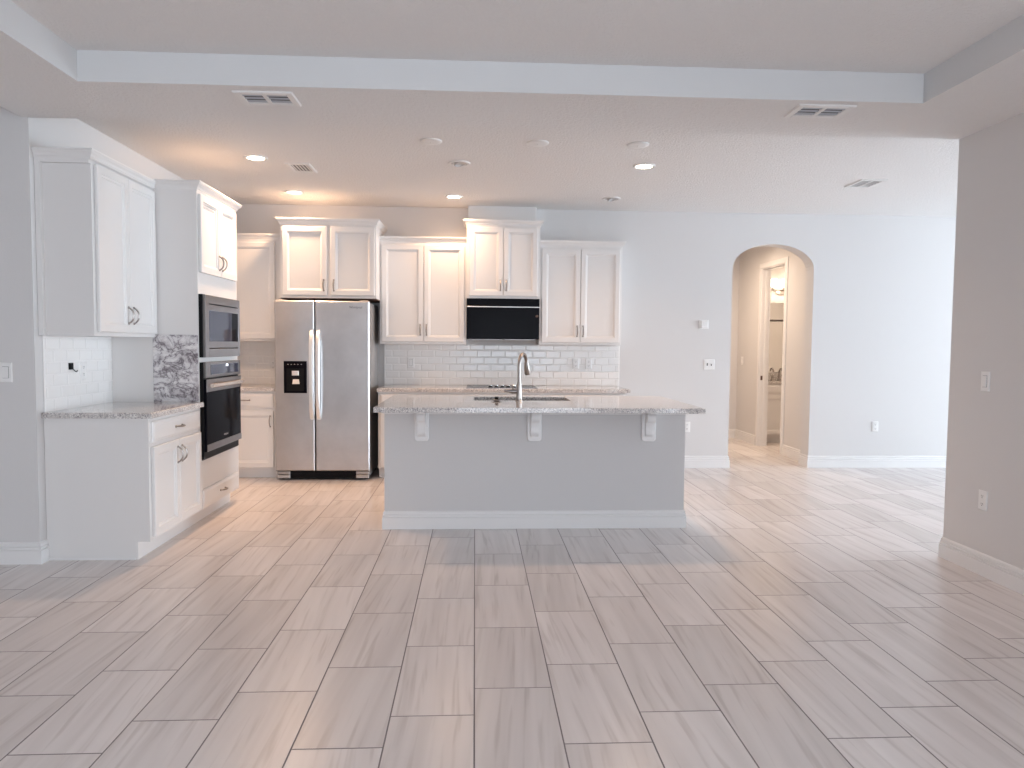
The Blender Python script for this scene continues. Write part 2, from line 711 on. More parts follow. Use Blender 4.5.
baseboard('baseboard_near_left', [(-4.65, 4.47), (XL, 4.47), (XL, 4.538)], 1)
baseboard('baseboard_outer_left', [(-4.65, -4.1), (-4.65, 4.455)], 1)
baseboard('baseboard_right', [(XR, -4.1), (XR, YE), (XR + .14, YE), (XR + .14, 3.15)], -1)
baseboard('baseboard_far', [(1.56, YB), (AX0, YB), (AX0, YB + .2), (AX0 - .4, YB + .2)], 1)
baseboard('baseboard_far_right', [(HX, DY0 - .06), (HX, YB + .2), (AX1, YB + .2), (AX1, YB), (13.0, YB)], 1)
baseboard('baseboard_hall', [(2.05, 8.12), (2.05, 10.5), (HX, 10.5), (HX, DY1 + .06)], 1)

# ------------------------------------------------------------------ cabinet helpers
CROWN = [(0, 0), (.004, 0), (.006, .012), (.012, .016), (.018, .030), (.034, .044), (.036, .052), (.040, .054), (.040, .066), (0, .066)]


def crown(path, z, scale, parent, side=1, h=None):
    pr = [(o * scale, q * (h / .066 if h else 1)) for o, q in CROWN]
    return B().sweep(path, pr, z, side).build('crown_moulding', M['cab'], parent)


def cab_door(fr, u0, u1, v0, v1, parent, hu=None, hv=None, rail=.048, vertical=True, w0=.003):
    d = B().door(fr, u0, u1, v0, v1, .02, rail, w0).build('door', M['cab'], parent)
    if hu is not None:
        pull(fr, hu, hv, vertical, d, base=.02 + w0)
    return d


def cab_drawer(fr, u0, u1, v0, v1, parent, hu=None, hv=None):
    d = B().drawer(fr, u0, u1, v0, v1).build('drawer', M['cab'], parent)
    if hu is not None:
        pull(fr, hu, hv, False, d, base=.02, L=.10)
    return d


# ------------------------------------------------------------------ left run
FX = -2.01            # face of base and tall cabinet
BY0, BY1, TY1 = 4.54, 5.378, 6.235
fl = leftrun(FX)

c = thing('base_cabinet', 'white base cabinet with one drawer and two doors under the left wall counter', 'cabinet',
          (-2.3, 5.0, 0))
b = B()
b.prism([(XI, BY0, 0), (-2.085, BY0, 0), (-2.085, BY0, .112), (FX, BY0, .112), (FX, BY0, .882), (XI, BY0, .882)], (0, BY1 - BY0 - .001, 0))
b.build('body', M['cab'], c)
b = B().fbox(fl, BY0, BY0 + .03, .112, .882, 0, .0012)
b.build('face_stile', M['cab'], c)
B().fbox(fl, BY1 - .03, BY1 - .001, .112, .882, 0, .0012).build('face_stile', M['cab'], c)
B().box(-2.086, -2.083, BY0 + .002, BY1 - .001, 0, .112).build('toe_kick', M['cab'], c)
B().box(XI + .002, -2.10, BY0 - .006, BY0, 0, .012, .002).build('quarter_round', M['trim'], c)
cab_drawer(fl, 4.57, 5.345, .725, .858, c, 4.955, .79)
cab_door(fl, 4.57, 4.955, .135, .700, c, 4.922, .60)
cab_door(fl, 4.960, 5.345, .135, .700, c, 4.992, .60)

ct = B()
ct.box(XI, FX + .032, 4.515, BY1 - .0005, .882, .917, .004)
tag(ct.build('countertop', M['granite']), 'speckled granite countertop on the left wall base cabinet', 'countertop')

# tall oven cabinet
c = thing('oven_cabinet', 'tall white cabinet holding the built-in microwave and oven', 'cabinet', (-2.3, 5.8, 0))
OZ0, OZ1, MZ0, MZ1 = .48, 1.20, 1.245, 1.695     # cut-outs
b = B()
b.prism([(XI, BY1, 0), (-2.085, BY1, 0), (-2.085, BY1, .112), (FX - .02, BY1, .112), (FX - .02, BY1, 2.455), (XI, BY1, 2.455)], (0, .02, 0))
b.prism([(XI, TY1 - .02, 0), (-2.085, TY1 - .02, 0), (-2.085, TY1 - .02, .112), (FX - .02, TY1 - .02, .112), (FX - .02, TY1 - .02, 2.455), (XI, TY1 - .02, 2.455)], (0, .02, 0))
b.box(XI, FX - .02, BY1 + .02, TY1 - .02, 2.435, 2.455)
b.box(XI, FX - .02, BY1 + .02, TY1 - .02, .112, .13)
b.box(XI, FX - .02, BY1 + .02, TY1 - .02, OZ1 + .012, OZ1 + .03)
b.box(XI, FX - .02, BY1 + .02, TY1 - .02, OZ0 - .02, OZ0)
b.box(XI, FX - .02, BY1 + .02, TY1 - .02, MZ1, MZ1 + .018)
b.box(XI, XI + .01, BY1 + .02, TY1 - .02, .13, 2.435)
b.build('body', M['cab'], c)
b = B()
b.box(FX - .02, FX, BY1, BY1 + .035, .112, 2.455)
b.box(FX - .02, FX, TY1 - .045, TY1, .112, 2.455)
b.box(FX - .02, FX, BY1 + .035, TY1 - .045, .112, OZ0)
b.box(FX - .02, FX, BY1 + .035, TY1 - .045, OZ1, MZ0)
b.box(FX - .02, FX, BY1 + .035, TY1 - .045, MZ1, 2.455)
b.build('face_frame', M['cab'], c)
B().box(-2.086, -2.083, BY1, TY1 - .02, 0, .112).build('toe_kick', M['cab'], c)
crown([(-2.30, BY1), (FX, BY1), (FX, TY1), (XI, TY1)], 2.442, 1, c)
cab_door(fl, BY1 + .022, 5.797, 1.86, 2.425, c, 5.765, 1.965)
cab_door(fl, 5.802, 6.185, 1.86, 2.425, c, 5.834, 1.965)
cab_drawer(fl, BY1 + .003, 6.185, .125, .262, c, 5.78, .195)
# open bead strip in each upper door head
for u in (5.60, 5.99):
    b = B()
    for k in range(9):
        b.fbox(fl, u - .115 + k * .026, u - .115 + k * .026 + .014, 2.335, 2.352, .0085, .0125, .002)
    b.build('bead_strip', M['cab'], c)

# marble sheet on the side of the oven cabinet
tag(B().fbox(back(BY1), -2.332, FX - .004, .917, 1.405, .001, .010, .002).build('marble_panel', M['marble']),
    'grey and black veined marble panel on the side of the oven cabinet', 'panel')

# wall cabinet
WX = -2.315
fu = leftrun(WX)
c = thing('wall_cabinet', 'white two-door wall cabinet above the left wall counter', 'cabinet', (-2.46, 5.0, 1.385))
B().box(XI, WX, BY0, BY1 - .001, 1.385, 2.455).build('body', M['cab'], c)
b = B()
fe = back(BY0)
b.fbox(fe, XI, XI + .030, 1.386, 2.445, 0, .030)
b.fbox(fe, WX - .028, WX, 1.385, 2.42, 0, .004)
b.fbox(fe, XI + .030, WX, 2.42, 2.455, 0, .030)
b.build('end_trim', M['cab'], c)
crown([(XI, BY0 - .030), (WX + .010, BY0 - .030), (WX + .010, BY1 - .001)], 2.442, .62, c, h=.058)
cab_door(fu, 4.565, 4.960, 1.41, 2.425, c, 4.925, 1.525)
cab_door(fu, 4.964, 5.360, 1.41, 2.425, c, 4.999, 1.525)

# ------------------------------------------------------------------ wall oven and microwave


def oven():
    c = thing('wall_oven', 'black glass wall oven with steel trim below the microwave', 'oven', (-2.2, 5.8, OZ0))
    f = leftrun(FX)
    y0, y1 = BY1 + .008, TY1 - .045
    B().box(-2.56, FX - .001, BY1 + .045, TY1 - .055, OZ0 + .01, OZ1 - .006).build('body', M['blackmatte'], c)
    B().fbox(f, y0, y1 - .03, OZ0 + .01, OZ1 + .005, .001, .026).build('flange', M['blackmatte'], c)
    y2 = y1 - .022
    b = B().fbox(f, y0 + .01, y2, 1.09, OZ1 + .006, .026, .045, .003)
    b.build('control_panel', M['steel_dark'], c)
    g = B().fbox(f, y0 + .10, y2 - .06, 1.112, OZ1 - .014, .045, .0465).build('display', M['smoke'], c)
    d = B()
    d.fbox(f, 5.815, 5.835, 1.168, 1.184, .0465, .047)
    d.fbox(f, 5.842, 5.862, 1.168, 1.184, .0465, .047)
    d.build('clock', M['clock'], g)
    # door: steel head, glass field, steel foot
    dr = B().fbox(f, y0 + .01, y2, .545, 1.078, .026, .045, .003).build('door', M['blackglass'], c)
    B().fbox(f, y0 + .01, y2, .986, 1.078, .0451, .0485, .002).build('door_head', M['steel_dark'], dr)
    B().fbox(f, y0 + .01, y2, .545, .596, .0451, .0485, .002).build('door_foot', M['steel_dark'], dr)
    h = B()
    hz = 1.032
    ha, hb = y0 + .045, y2 - .04
    h.tube([f(ha + (hb - ha) * i / 16, hz, .074 + .006 * sin(pi * i / 16)) for i in range(17)], .0165, 12)
    for yy in (ha + .03, hb - .03):
        h.tube([f(yy, hz, .046), f(yy, hz, .074)], .009, 10)
    h.build('handle', M['bar'], dr, 40)
    lettering('Whirlpool', f, 5.80, .625, .022, M['paleink'], dr, .0455)
    B().fbox(f, y0 + .005, y1 - .025, OZ0 + .002, .520, .001, .018, .002).build('lower_trim', M['steel_dark'], c)
    return c


def microwave():
    c = thing('microwave', 'stainless built-in microwave with dark window above the wall oven', 'microwave',
              (-2.2, 5.8, MZ0))
    f = leftrun(FX)
    y0, y1 = BY1 + .008, TY1 - .045
    B().box(-2.50, FX - .001, BY1 + .045, TY1 - .055, MZ0 + .01, MZ1 - .006).build('body', M['blackmatte'], c)
    B().fbox(f, y0, y1 - .03, MZ0 - .004, MZ1 + .008, .001, .026).build('flange', M['blackmatte'], c)
    b = B()
    fz0, fz1, fu0, fu1 = MZ0 - .003, MZ1 + .006, y0 + .01, y1 - .022
    b.fbox(f, fu0, fu0 + .075, fz0, fz1, .026, .045, .002)
    b.fbox(f, fu1 - .035, fu1, fz0, fz1, .026, .045, .002)
    b.fbox(f, fu0 + .075, fu1 - .035, fz1 - .062, fz1, .026, .045, .002)
    b.fbox(f, fu0 + .075, fu1 - .035, fz0, fz0 + .062, .026, .045, .002)
    b.build('trim_frame', M['steel_dark'], c)
    d = B()
    du0, du1, dz0, dz1 = fu0 + .077, fu1 - .037, fz0 + .068, fz1 - .068
    d.fbox(f, du0, du1, dz0, dz1, .026, .043, .002)
    door = d.build('door', M['steel_dark'], c)
    wd = B().fbox(f, du0 + .002, du1 - .16, dz0 + .05, dz1 - .045, .043, .0445).build('window', M['smoke'], door)
    B().fbox(f, du1 - .155, du1 - .01, dz0 + .05, dz1 - .045, .043, .0445).build('control_panel', M['blackglass'], c)
    return c


oven()
microwave()

# ------------------------------------------------------------------ far wall cabinets
YU, YF = 7.56, 7.27      # faces of the wall and base cabinets
fw, fb = back(YU), back(YF)

c = thing('wall_cabinet', 'white single-door wall cabinet in the corner left of the refrigerator', 'cabinet', (-2.2, 7.7, 1.37))
B().box(XI, -1.985, YU, YI, 1.37, 2.41).build('body', M['cab'], c)
crown([(XI, YU), (-1.985, YU)], 2.40, .75, c, h=.062)
cab_door(fw, -2.50, -2.045, 1.395, 2.375, c)

c = thing('wall_cabinet', 'white two-door wall cabinet mounted over the refrigerator', 'cabinet', (-1.43, 7.6, 1.805))
YFC = 7.29
ff = back(YFC)
B().box(-1.925, -.985, YFC, YI, 1.800, 2.53).build('body', M['cab'], c)
B().box(-1.925, -.985, YFC + .01, YI - .01, 1.792, 1.800).build('underside', M['oak'], c)['label'] = 'dark brown unpainted underside'
crown([(-1.925, YI), (-1.925, YFC), (-.985, YFC), (-.985, YI)], 2.515, .8, c, h=.068)
cab_door(ff, -1.90, -1.465, 1.825, 2.50, c, -1.497, 1.925)
cab_door(ff, -1.43, -.998, 1.825, 2.50, c, -1.398, 1.925)

c = thing('wall_cabinet', 'white two-door wall cabinet between the refrigerator and the black range hood', 'cabinet', (-.53, 7.7, 1.353))
B().box(-.985, -.092, YU, YI, 1.353, 2.41).build('body', M['cab'], c)
crown([(-.985, YU), (-.092, YU)], 2.40, .75, c, h=.055)
cab_door(fw, -.965, -.537, 1.377, 2.372, c, -.567, 1.50)
cab_door(fw, -.531, -.112, 1.377, 2.372, c, -.503, 1.50)

c = thing('wall_cabinet', 'white two-door cabinet above the range hood with a boxed chase to the ceiling', 'cabinet', (.29, 7.7, 1.83))
YH = 7.52
fh = back(YH)
B().box(-.0915, .667, YH, YI, 1.83, 2.59).build('body', M['cab'], c)
B().box(-.080, .645, 7.76, YI, 2.63, ZC - .0005).build('chase', M['cab'], c)
crown([(-.0915, YI), (-.0915, YH), (.667, YH), (.667, YI)], 2.575, .9, c, h=.06)
cab_door(fh, -.065, .284, 1.855, 2.555, c, .258, 1.965)
cab_door(fh, .290, .640, 1.855, 2.555, c, .318, 1.965)

c = thing('wall_cabinet', 'white two-door wall cabinet on the right of the range hood', 'cabinet', (1.1, 7.7, 1.358))
B().box(.668, 1.535, YU, YI, 1.358, 2.39).build('body', M['cab'], c)
crown([(.668, YU), (1.535, YU), (1.535, YI)], 2.378, .85, c, h=.062)
cab_door(fw, .690, 1.093, 1.382, 2.352, c, 1.065, 1.50)
cab_door(fw, 1.099, 1.510, 1.382, 2.352, c, 1.127, 1.50)


# range hood
c = thing('range_hood', 'black range hood under the middle wall cabinet above the cooktop', 'range hood', (.29, 7.7, 1.40))
yh = YH - .012
B().prism([(-.088, YI - .012, 1.41), (-.088, yh + .01, 1.41), (-.088, yh, 1.425), (-.088, yh, 1.829), (-.088, YI - .012, 1.829)],
          (.752, 0, 0)).build('body', M['hood'], c)
B().fbox(back(yh), -.088, .664, 1.415, 1.735, 0, .008, .003).build('front_panel', M['hood'], c)
B().fbox(back(yh), -.088, .664, 1.738, 1.748, 0, .011, .002).build('trim_strip', M['steel'], c)['label'] = 'thin silver trim strip'
B().fbox(back(yh), -.088, .664, 1.752, 1.828, 0, .006, .002).build('control_panel', M['hood'], c)
b = B()
for i in range(2):
    b.box(-.05 + i * .36, .27 + i * .36, yh + .06, YI - .06, 1.404, 1.41)
b.build('grease_filter', M['steel_dark'], c)
B().box(.625, .655, yh - .012, yh - .001, 1.64, 1.66, .003).build('control_knob', M['oak'], c)

# base cabinets under the long counter, and the short one left of the refrigerator
c = thing('base_cabinet', 'white base cabinet with drawer and door left of the refrigerator', 'cabinet', (-2.3, 7.6, 0))
b = B()
b.prism([(XI, YI, 0), (XI, YF + .07, 0), (XI, YF + .07, .10), (XI, YF, .10), (XI, YF, .875), (XI, YI, .875)], (-1.968 - XI, 0, 0))
b.build('body', M['cab'], c)
cab_drawer(fb, -2.48, -1.993, .712, .850, c, -2.275, .785)
cab_door(fb, -2.48, -1.993, .115, .680, c, -2.025, .575)
tag(B().box(XI, -1.955, YF - .03, YI, .875, .91, .004).build('countertop', M['granite']),
    'short granite countertop piece left of the refrigerator', 'countertop')


def base_unit(x0, x1, label, doors, drawers=True):
    c = thing('base_cabinet', label, 'cabinet', ((x0 + x1) / 2, 7.6, 0))
    B().prism([(x0, YI, 0), (x0, YF + .07, 0), (x0, YF + .07, .10), (x0, YF, .10), (x0, YF, .875), (x0, YI, .875)],
              (x1 - x0, 0, 0)).build('body', M['cab'], c)
    m = (x0 + x1) / 2
    cab_drawer(fb, x0 + .022, x1 - .022, .712, .850, c, m, .785)
    cab_door(fb, x0 + .022, m - .003, .115, .685, c, m - .035, .58)
    cab_door(fb, m + .003, x1 - .022, .115, .685, c, m + .035, .58)
    return c


base_unit(-.965, -.0925, 'white base cabinet between the refrigerator and the cooktop', 2)
base_unit(-.092, .6675, 'white base cabinet directly under the cooktop', 2)
base_unit(.668, 1.535, 'white base cabinet right of the cooktop at the counter end', 2)
tag(B().box(-.975, 1.575, YF - .03, YI, .875, .91, .004).build('countertop', M['granite']),
    'long speckled granite countertop along the far wall under the cooktop', 'countertop')

# cooktop
c = thing('cooktop', 'black glass cooktop with five round knobs set in the far counter', 'cooktop', (.28, 7.5, .91))
B().box(-.085, .635, 7.31, 7.83, .91, .918, .003).build('glass_top', M['hood'], c)
B().box(-.089, .639, 7.305, 7.31, .91, .917).build('trim_strip', M['steel_dark'], c)
for k in range(5):
    b = B().lathe((.160 + .0595 * k, 7.36, .918), [(.023, 0), (.023, .004), (.017, .006), (.016, .016)], n=20)
    k_ = b.build('knob', M['blackmatte'], c, 40)
    B().lathe((.160 + .0595 * k, 7.36, .934), [(.0165, 0), (.0165, .006), (.013, .010)], n=20).build('knob_cap', M['chrome'], k_, 40)
for x, y, r in ((.06, 7.68, .10), (.06, 7.48, .075), (.49, 7.68, .08), (.49, 7.48, .10)):
    b = B().lathe((x, y, .918), [(r, 0), (r, .0004), (r - .006, .0004), (r - .006, 0)], n=40, cap0=False, cap1=False)
    b.build('burner_ring', M['steel_side'], c)


# backsplashes: bevelled subway tile
def subway(fr, u0, u1, v0, v1, name, label, uoff=0.0):
    TW, TH, G = .152, .076, .0016
    root = thing(name, label, 'backsplash', fr((u0 + u1) / 2, v0, 0))
    B().fbox(fr, u0, u1, v0, v1, .002, .0068).build('grout', M['grout'], root)
    b = B()
    r = 0
    v = v0
    while v < v1 - .004:
        va, vb = v + G / 2, min(v + TH, v1) - G / 2
        u = u0 - uoff - (TW / 2 if r % 2 else 0)
        while u < u1:
            ua, ub = max(u, u0) + G / 2, min(u + TW, u1) - G / 2
            if ub - ua > .012 and vb - va > .012:
                k = min(.010, (ub - ua) * .4, (vb - va) * .4)
                b.rings(fr, ua, ub, va, vb, [(0, .004), (0, .0076), (k, .0095)], False)
            u += TW
        v += TH
        r += 1
    b.build('tiles', M['tile'], root)
    return root


subway(back(YB), -.985, 1.59, .91, 1.352, 'tile_backsplash', 'long white subway tile backsplash behind the cooktop and faucet', .06)
subway(back(YB), XI, -1.95, .91, 1.37, 'tile_backsplash', 'short white subway tile backsplash left of the refrigerator', .02)
subway(leftrun(XL), 4.545, BY1 - .001, .917, 1.384, 'tile_backsplash', 'white subway tile backsplash on the left wall below the wall cabinet', .05)

# ------------------------------------------------------------------ refrigerator
c = thing('refrigerator', 'stainless side-by-side refrigerator with black ice and water dispenser', 'refrigerator', (-1.48, 7.5, 0))
RX0, RX1, RY = -1.950, -1.035, 7.15
XS = -1.563
fr = back(RY + .06)
B().box(RX0 + .006, RX1 - .006, RY + .075, 7.86, .04, 1.752).build('body', M['steel_side'], c)
B().box(RX0 + .02, RX1 - .02, RY + .06, RY + .08, .05, 1.75).build('door_gasket', M['dark'], c)
d1 = B().fbox(fr, RX0, XS - .004, .095, 1.766, 0, .06, .010).build('freezer_door', M['steel'], c, bevel=.003)
d2 = B().fbox(fr, XS + .004, RX1, .095, 1.766, 0, .06, .010).build('fridge_door', M['steel'], c, bevel=.003)


def fridge_handle(x, parent):
    b = B()
    rings = []
    for i in range(21):
        q = -1 + 2 * i / 20
        z = 1.045 + q * .435
        w = .060 + .050 * (1 - abs(q) ** 5) + .004
        rings.append([fr(x - .020, z, w), fr(x - .014, z, w + .008), fr(x + .014, z, w + .008), fr(x + .020, z, w),
                      fr(x + .012, z, w - .012), fr(x - .012, z, w - .012)])
    b.loops(rings)
    for s in (-1, 1):
        b.fbox(fr, x - .013, x + .013, 1.045 + s * .42 - .02, 1.045 + s * .42 + .02, .06, .075)
    b.build('handle', M['handle'], parent, 35)


fridge_handle(XS - .028, d1)
fridge_handle(XS + .036, d2)
lettering('Whirlpool', fr, -1.165, 1.695, .030, M['ink'], d2, .0605)
b = B().rings(fr, -1.862, -1.640, .864, 1.177, [(0, .0585), (0, .062), (.006, .066), (.012, .066)])
dp = b.build('dispenser', M['blackglass'], c)
B().fbox(fr, -1.835, -1.667, .885, 1.105, .066, .0665).build('recess', M['blackmatte'], dp)
B().fbox(fr, -1.782, -1.716, 1.036, 1.082, .0665, .078, .006).build('ice_chute', M['handle'], dp)
B().prism([fr(-1.773, 1.000, .067), fr(-1.716, 1.000, .067), fr(-1.708, .955, .085), fr(-1.776, .955, .085)],
          (0, .012, -.002)).build('paddle', M['handle'], dp)
for k in range(5):
    B().fbox(fr, -1.825 + k * .032, -1.815 + k * .032, 1.143, 1.147, .066, .0664).build('indicator_light', M['paleink'], dp)
b = B()
b.fbox(fr, RX0 + .015, RX1 - .015, .018, .090, -.02, .020)
for k in range(4):
    b.fbox(fr, RX0 + .12, RX1 - .12, .026 + k * .016, .034 + k * .016, .020, .026)
b.build('base_grille', M['blackmatte'], c)
for x0 in (RX0 + .01, RX1 - .135):
    B().fbox(fr, x0, x0 + .125, .022, .056, .020, .050, .004).build('hinge_cover', M['steel_side'], c)
    B().fbox(fr, x0, x0 + .125, .062, .090, .020, .045, .004).build('hinge_cover', M['steel_side'], c)
for x in (RX0 + .05, RX1 - .05):
    for y in (RY + .12, 7.8):
        B().lathe((x, y, 0), [(.022, 0), (.022, .015), (.012, .02), (.012, .045)], n=16).build('foot', M['blackmatte'], c)
for x in (RX0 + .06, RX1 - .06):
    B().box(x - .04, x + .04, RY + .03, RY + .13, 1.752, 1.775, .006).build('hinge', M['steel_side'], c)

# ------------------------------------------------------------------ island
IX0, IX1, IY0, IY1, IYK = -.655, 1.560, 5.265, 6.05, 5.40
IZ = .890
c = thing('kitchen_island', 'grey kitchen island with white baseboard and three white corbels', 'island', (.46, 5.6, 0))
B().box(IX0, IX1, IY0, IYK, 0, IZ).build('front_panel', M['island'], c)
B().prism([(IX0 + .02, IYK, .10), (IX0 + .02, IY1 - .03, .10), (IX0 + .02, IY1 - .03, IZ), (IX0 + .02, IYK, IZ)],
          (.37, 0, 0)).prism([(1.12, IYK, .10), (1.12, IY1 - .03, .10), (1.12, IY1 - .03, IZ), (1.12, IYK, IZ)],
          (.42, 0, 0)).box(-.262, 1.12, IYK, IY1 - .03, .10, .62).box(-.262, 1.12, IY1 - .05, IY1 - .03, .62, IZ).build('cabinet_body', M['cab'], c)
B().box(IX0 + .02, IX1 - .02, IYK, IY1 - .10, 0, .10).build('toe_kick', M['cab'], c)
B().sweep([(IX0, IYK + .005), (IX0, IY0), (IX1, IY0), (IX1, IYK + .005)], BB, 0, 1).build('baseboard', M['trim'], c)
TT = [(0, 0), (.006, 0), (.008, .010), (.020, .018), (.024, .045), (0, .045)]
B().sweep([(IX0, IYK), (IX0, IY0), (IX1, IY0), (IX1, IYK)], TT, IZ - .046, 1).build('top_moulding', M['trim'], c)
fi = farside(IY1 - .03)
for k in range(4):
    x0 = IX0 + .04 + k * .548
    cab_door(fi, x0, x0 + .53, .12, .68, c, x0 + (.03 if k % 2 else .50), .58)
    cab_drawer(fi, x0, x0 + .53, .70, .86, c, x0 + .265, .78)


def corbel(x):
    f = back(IY0)
    z0 = .648
    # back plate with rounded lower corners
    pl = [(x - .052, IZ - .002), (x - .052, z0 + .022)]
    for i in range(1, 6):
        a = pi + (pi / 2) * i / 6
        pl.append((x - .030 + .022 * cos(a), z0 + .022 + .022 * sin(a)))
    pl.append((x - .030, z0))
    pl.append((x + .030, z0))
    for i in range(1, 6):
        a = 1.5 * pi + (pi / 2) * i / 6
        pl.append((x + .030 + .022 * cos(a), z0 + .022 + .022 * sin(a)))
    pl += [(x + .052, z0 + .022), (x + .052, IZ - .002)]
    k = B().loops([[f(u, v, 0) for u, v in pl], [f(u, v, .016) for u, v in pl],
                   [f(x + (u - x) * .92, (v - .77) * .97 + .77, .020) for u, v in pl]]) and None
    b = B()
    b.loops([[f(u, v, 0) for u, v in pl], [f(u, v, .016) for u, v in pl],
             [f(x + (u - x) * .93, (v - .77) * .975 + .77, .020) for u, v in pl]])
    co = b.build('corbel', M['trim'], c, 40)
    # scroll: outline in (out, height)
    S = [(.018, IZ - .002), (.235, IZ - .002), (.238, IZ - .030)]
    for i in range(13):                     # upper roll
        a = radians(60 - i * 20)
        S.append((.205 + .034 * cos(a), IZ - .062 + .034 * sin(a)))
    S += [(.165, IZ - .060), (.125, IZ - .075), (.095, IZ - .100), (.078, IZ - .125)]
    for i in range(11):                     # lower roll
        a = radians(50 - i * 20)
        S.append((.062 + .026 * cos(a), IZ - .170 + .030 * sin(a)))
    S += [(.034, IZ - .205), (.018, IZ - .212)]
    S = [(.018 + (w - .018) * .42, v) for w, v in S]
    s = B()
    s.loops([[f(x - .029, v, w) for w, v in S], [f(x - .024, v, w) for w, v in S],
             [f(x + .024, v, w) for w, v in S], [f(x + .029, v, w) for w, v in S]])
    s.build('scroll', M['trim'], co, 40)


for x in (-.385, .437, 1.283):
    corbel(x)

# countertop with the sink cut-out
SX0, SX1, SY0, SY1 = -.01, .74, 5.525, 5.93
CT0, CT1 = IZ, .925
tag(ring_slab(-.68, 1.585, 4.875, 6.08, SX0, SX1, SY0, SY1, CT0, CT1).build('countertop', M['granite'], bevel=.002),
    'large speckled granite island countertop with a sink cut-out', 'countertop')

c = thing('sink', 'undermount stainless sink basin set in the island countertop', 'sink', ((SX0 + SX1) / 2, 5.73, .70))
b = B()
o0, o1, p0, p1 = SX0 - .012, SX1 + .012, SY0 - .012, SY1 + .012
zt, zb = CT0 - .0005, .665
R_ = lambda i, z: [(o0 + i, p0 + i, z), (o1 - i, p0 + i, z), (o1 - i, p1 - i, z), (o0 + i, p1 - i, z)]
b.loops([R_(0, zb - .004), R_(0, zt), R_(.012, zt), R_(.016, zb + .02), R_(.03, zb)], True, True)
b.build('basin', M['sinkmat'], c, bevel=.003)
B().lathe((.365, 5.73, zb), [(.045, 0), (.045, .003), (.03, .003), (.025, .001)], n=24).build('drain', M['chrome'], c)

# faucet
c = thing('kitchen_faucet', 'brushed nickel gooseneck pull-down faucet on the island', 'faucet', (.335, 5.465, CT1))
fx, fy = .335, 5.465
b = B().lathe((fx, fy, CT1), [(.029, 0), (.029, .006), (.023, .012), (.0190, .10), (.017, .13), (.0135, .15)], n=20)
b.build('body', M['nickel'], c, 40)
dx, dy = .40, .917
pts = [(fx, fy, CT1 + .148), (fx, fy, CT1 + .20), (fx, fy, CT1 + .25)]
RA = .082
for i in range(1, 17):
    a = pi - (pi * .93) * i / 16
    q = RA + RA * cos(a)
    pts.append((fx + dx * q, fy + dy * q, CT1 + .268 + 1.1 * RA * sin(a)))
b = B().tube(pts, .0132, 12)
b.build('spout', M['nickel'], c, 40)
e = Vector(pts[-1])
dn = (e - Vector(pts[-2])).normalized()
B().tube([e - dn * .005, e + dn * .012, e + dn * .03, e + dn * .085, e + dn * .095],
         [.0155, .018, .021, .0235, .020], 14).build('spray_head', M['nickel'], c, 40)
b = B()
b.tube([(fx - .018, fy, CT1 + .075), (fx - .050, fy, CT1 + .075)], .0165, 12)
b.tube([(fx - .050, fy, CT1 + .075), (fx - .064, fy - .004, CT1 + .077), (fx - .112, fy - .012, CT1 + .081)], [.019, .013, .008], 10)
b.tube([(fx - .045, fy, CT1 + .085), (fx - .045, fy, CT1 + .112)], [.011, .006], 8)
b.build('lever', M['steel_dark'], c, 40)

c = thing('sink_stopper', 'small dark sink stopper on the island left of the faucet', 'stopper', (.165, 5.47, CT1))
B().lathe((.165, 5.47, CT1), [(.018, 0), (.022, .004), (.037, .007), (.037, .010), (.028, .013)], n=24).build('disc', M['steel_dark'], c, 40)
B().lathe((.165, 5.47, CT1 + .013), [(.014, 0), (.013, .010), (.016, .014), (.013, .020)], n=18).build('knob', M['blackmatte'], c, 40)

# ------------------------------------------------------------------ outlets, switches, small wall fittings


def outlet(fr, u, v, label, name='electrical_outlet', w=.072, h=.116, group=None):
    c = thing(name, label, 'outlet', fr(u, v, 0), group)
    B().rings(fr, u - w / 2, u + w / 2, v - h / 2, v + h / 2, [(0, 0), (0, .004), (.004, .007)]).build('cover_plate', M['plate'], c)
    for s in (-1, 1):
        r = B()
        r.loops([[fr(u + .0165 * cos(2 * pi * k / 16), v + s * .0235 + .0145 * sin(2 * pi * k / 16), q) for k in range(16)] for q in (.0068, .0085)])
        rc = r.build('receptacle', M['plate'], c)
        q = B()
        q.fbox(fr, u - .0075, u - .0050, v + s * .0235 - .001, v + s * .0235 + .008, .0084, .0088)
        q.fbox(fr, u + .0050, u + .0075, v + s * .0235 - .001, v + s * .0235 + .008, .0084, .0088)
        q.fbox(fr, u - .0025, u + .0025, v + s * .0235 - .010, v + s * .0235 - .005, .0084, .0088)
        q.build('slots', M['slot'], rc)
    return c


def switch(fr, u, v, label, gangs=1, h=.118):
    w = .072 + .046 * (gangs - 1)
    c = thing('light_switch', label, 'switch', fr(u, v, 0))
    B().rings(fr, u - w / 2, u + w / 2, v - h / 2, v + h / 2, [(0, 0), (0, .004), (.004, .007)]).build('cover_plate', M['plate'], c)
    for g in range(gangs):
        x = u + (g - (gangs - 1) / 2) * .046
        B().fbox(fr, x - .018, x + .018, v - .035, v + .035, .0068, .0075).build('rocker_frame', M['slot'], c)
        B().prism([fr(x - .0165, v - .0335, .0075), fr(x + .0165, v - .0335, .0075), fr(x + .0165, v - .0335, .0125), fr(x - .0165, v - .0335, .0125)],
                  Vector((0, 0, .067))).build('rocker', M['plate'], c)
    return c


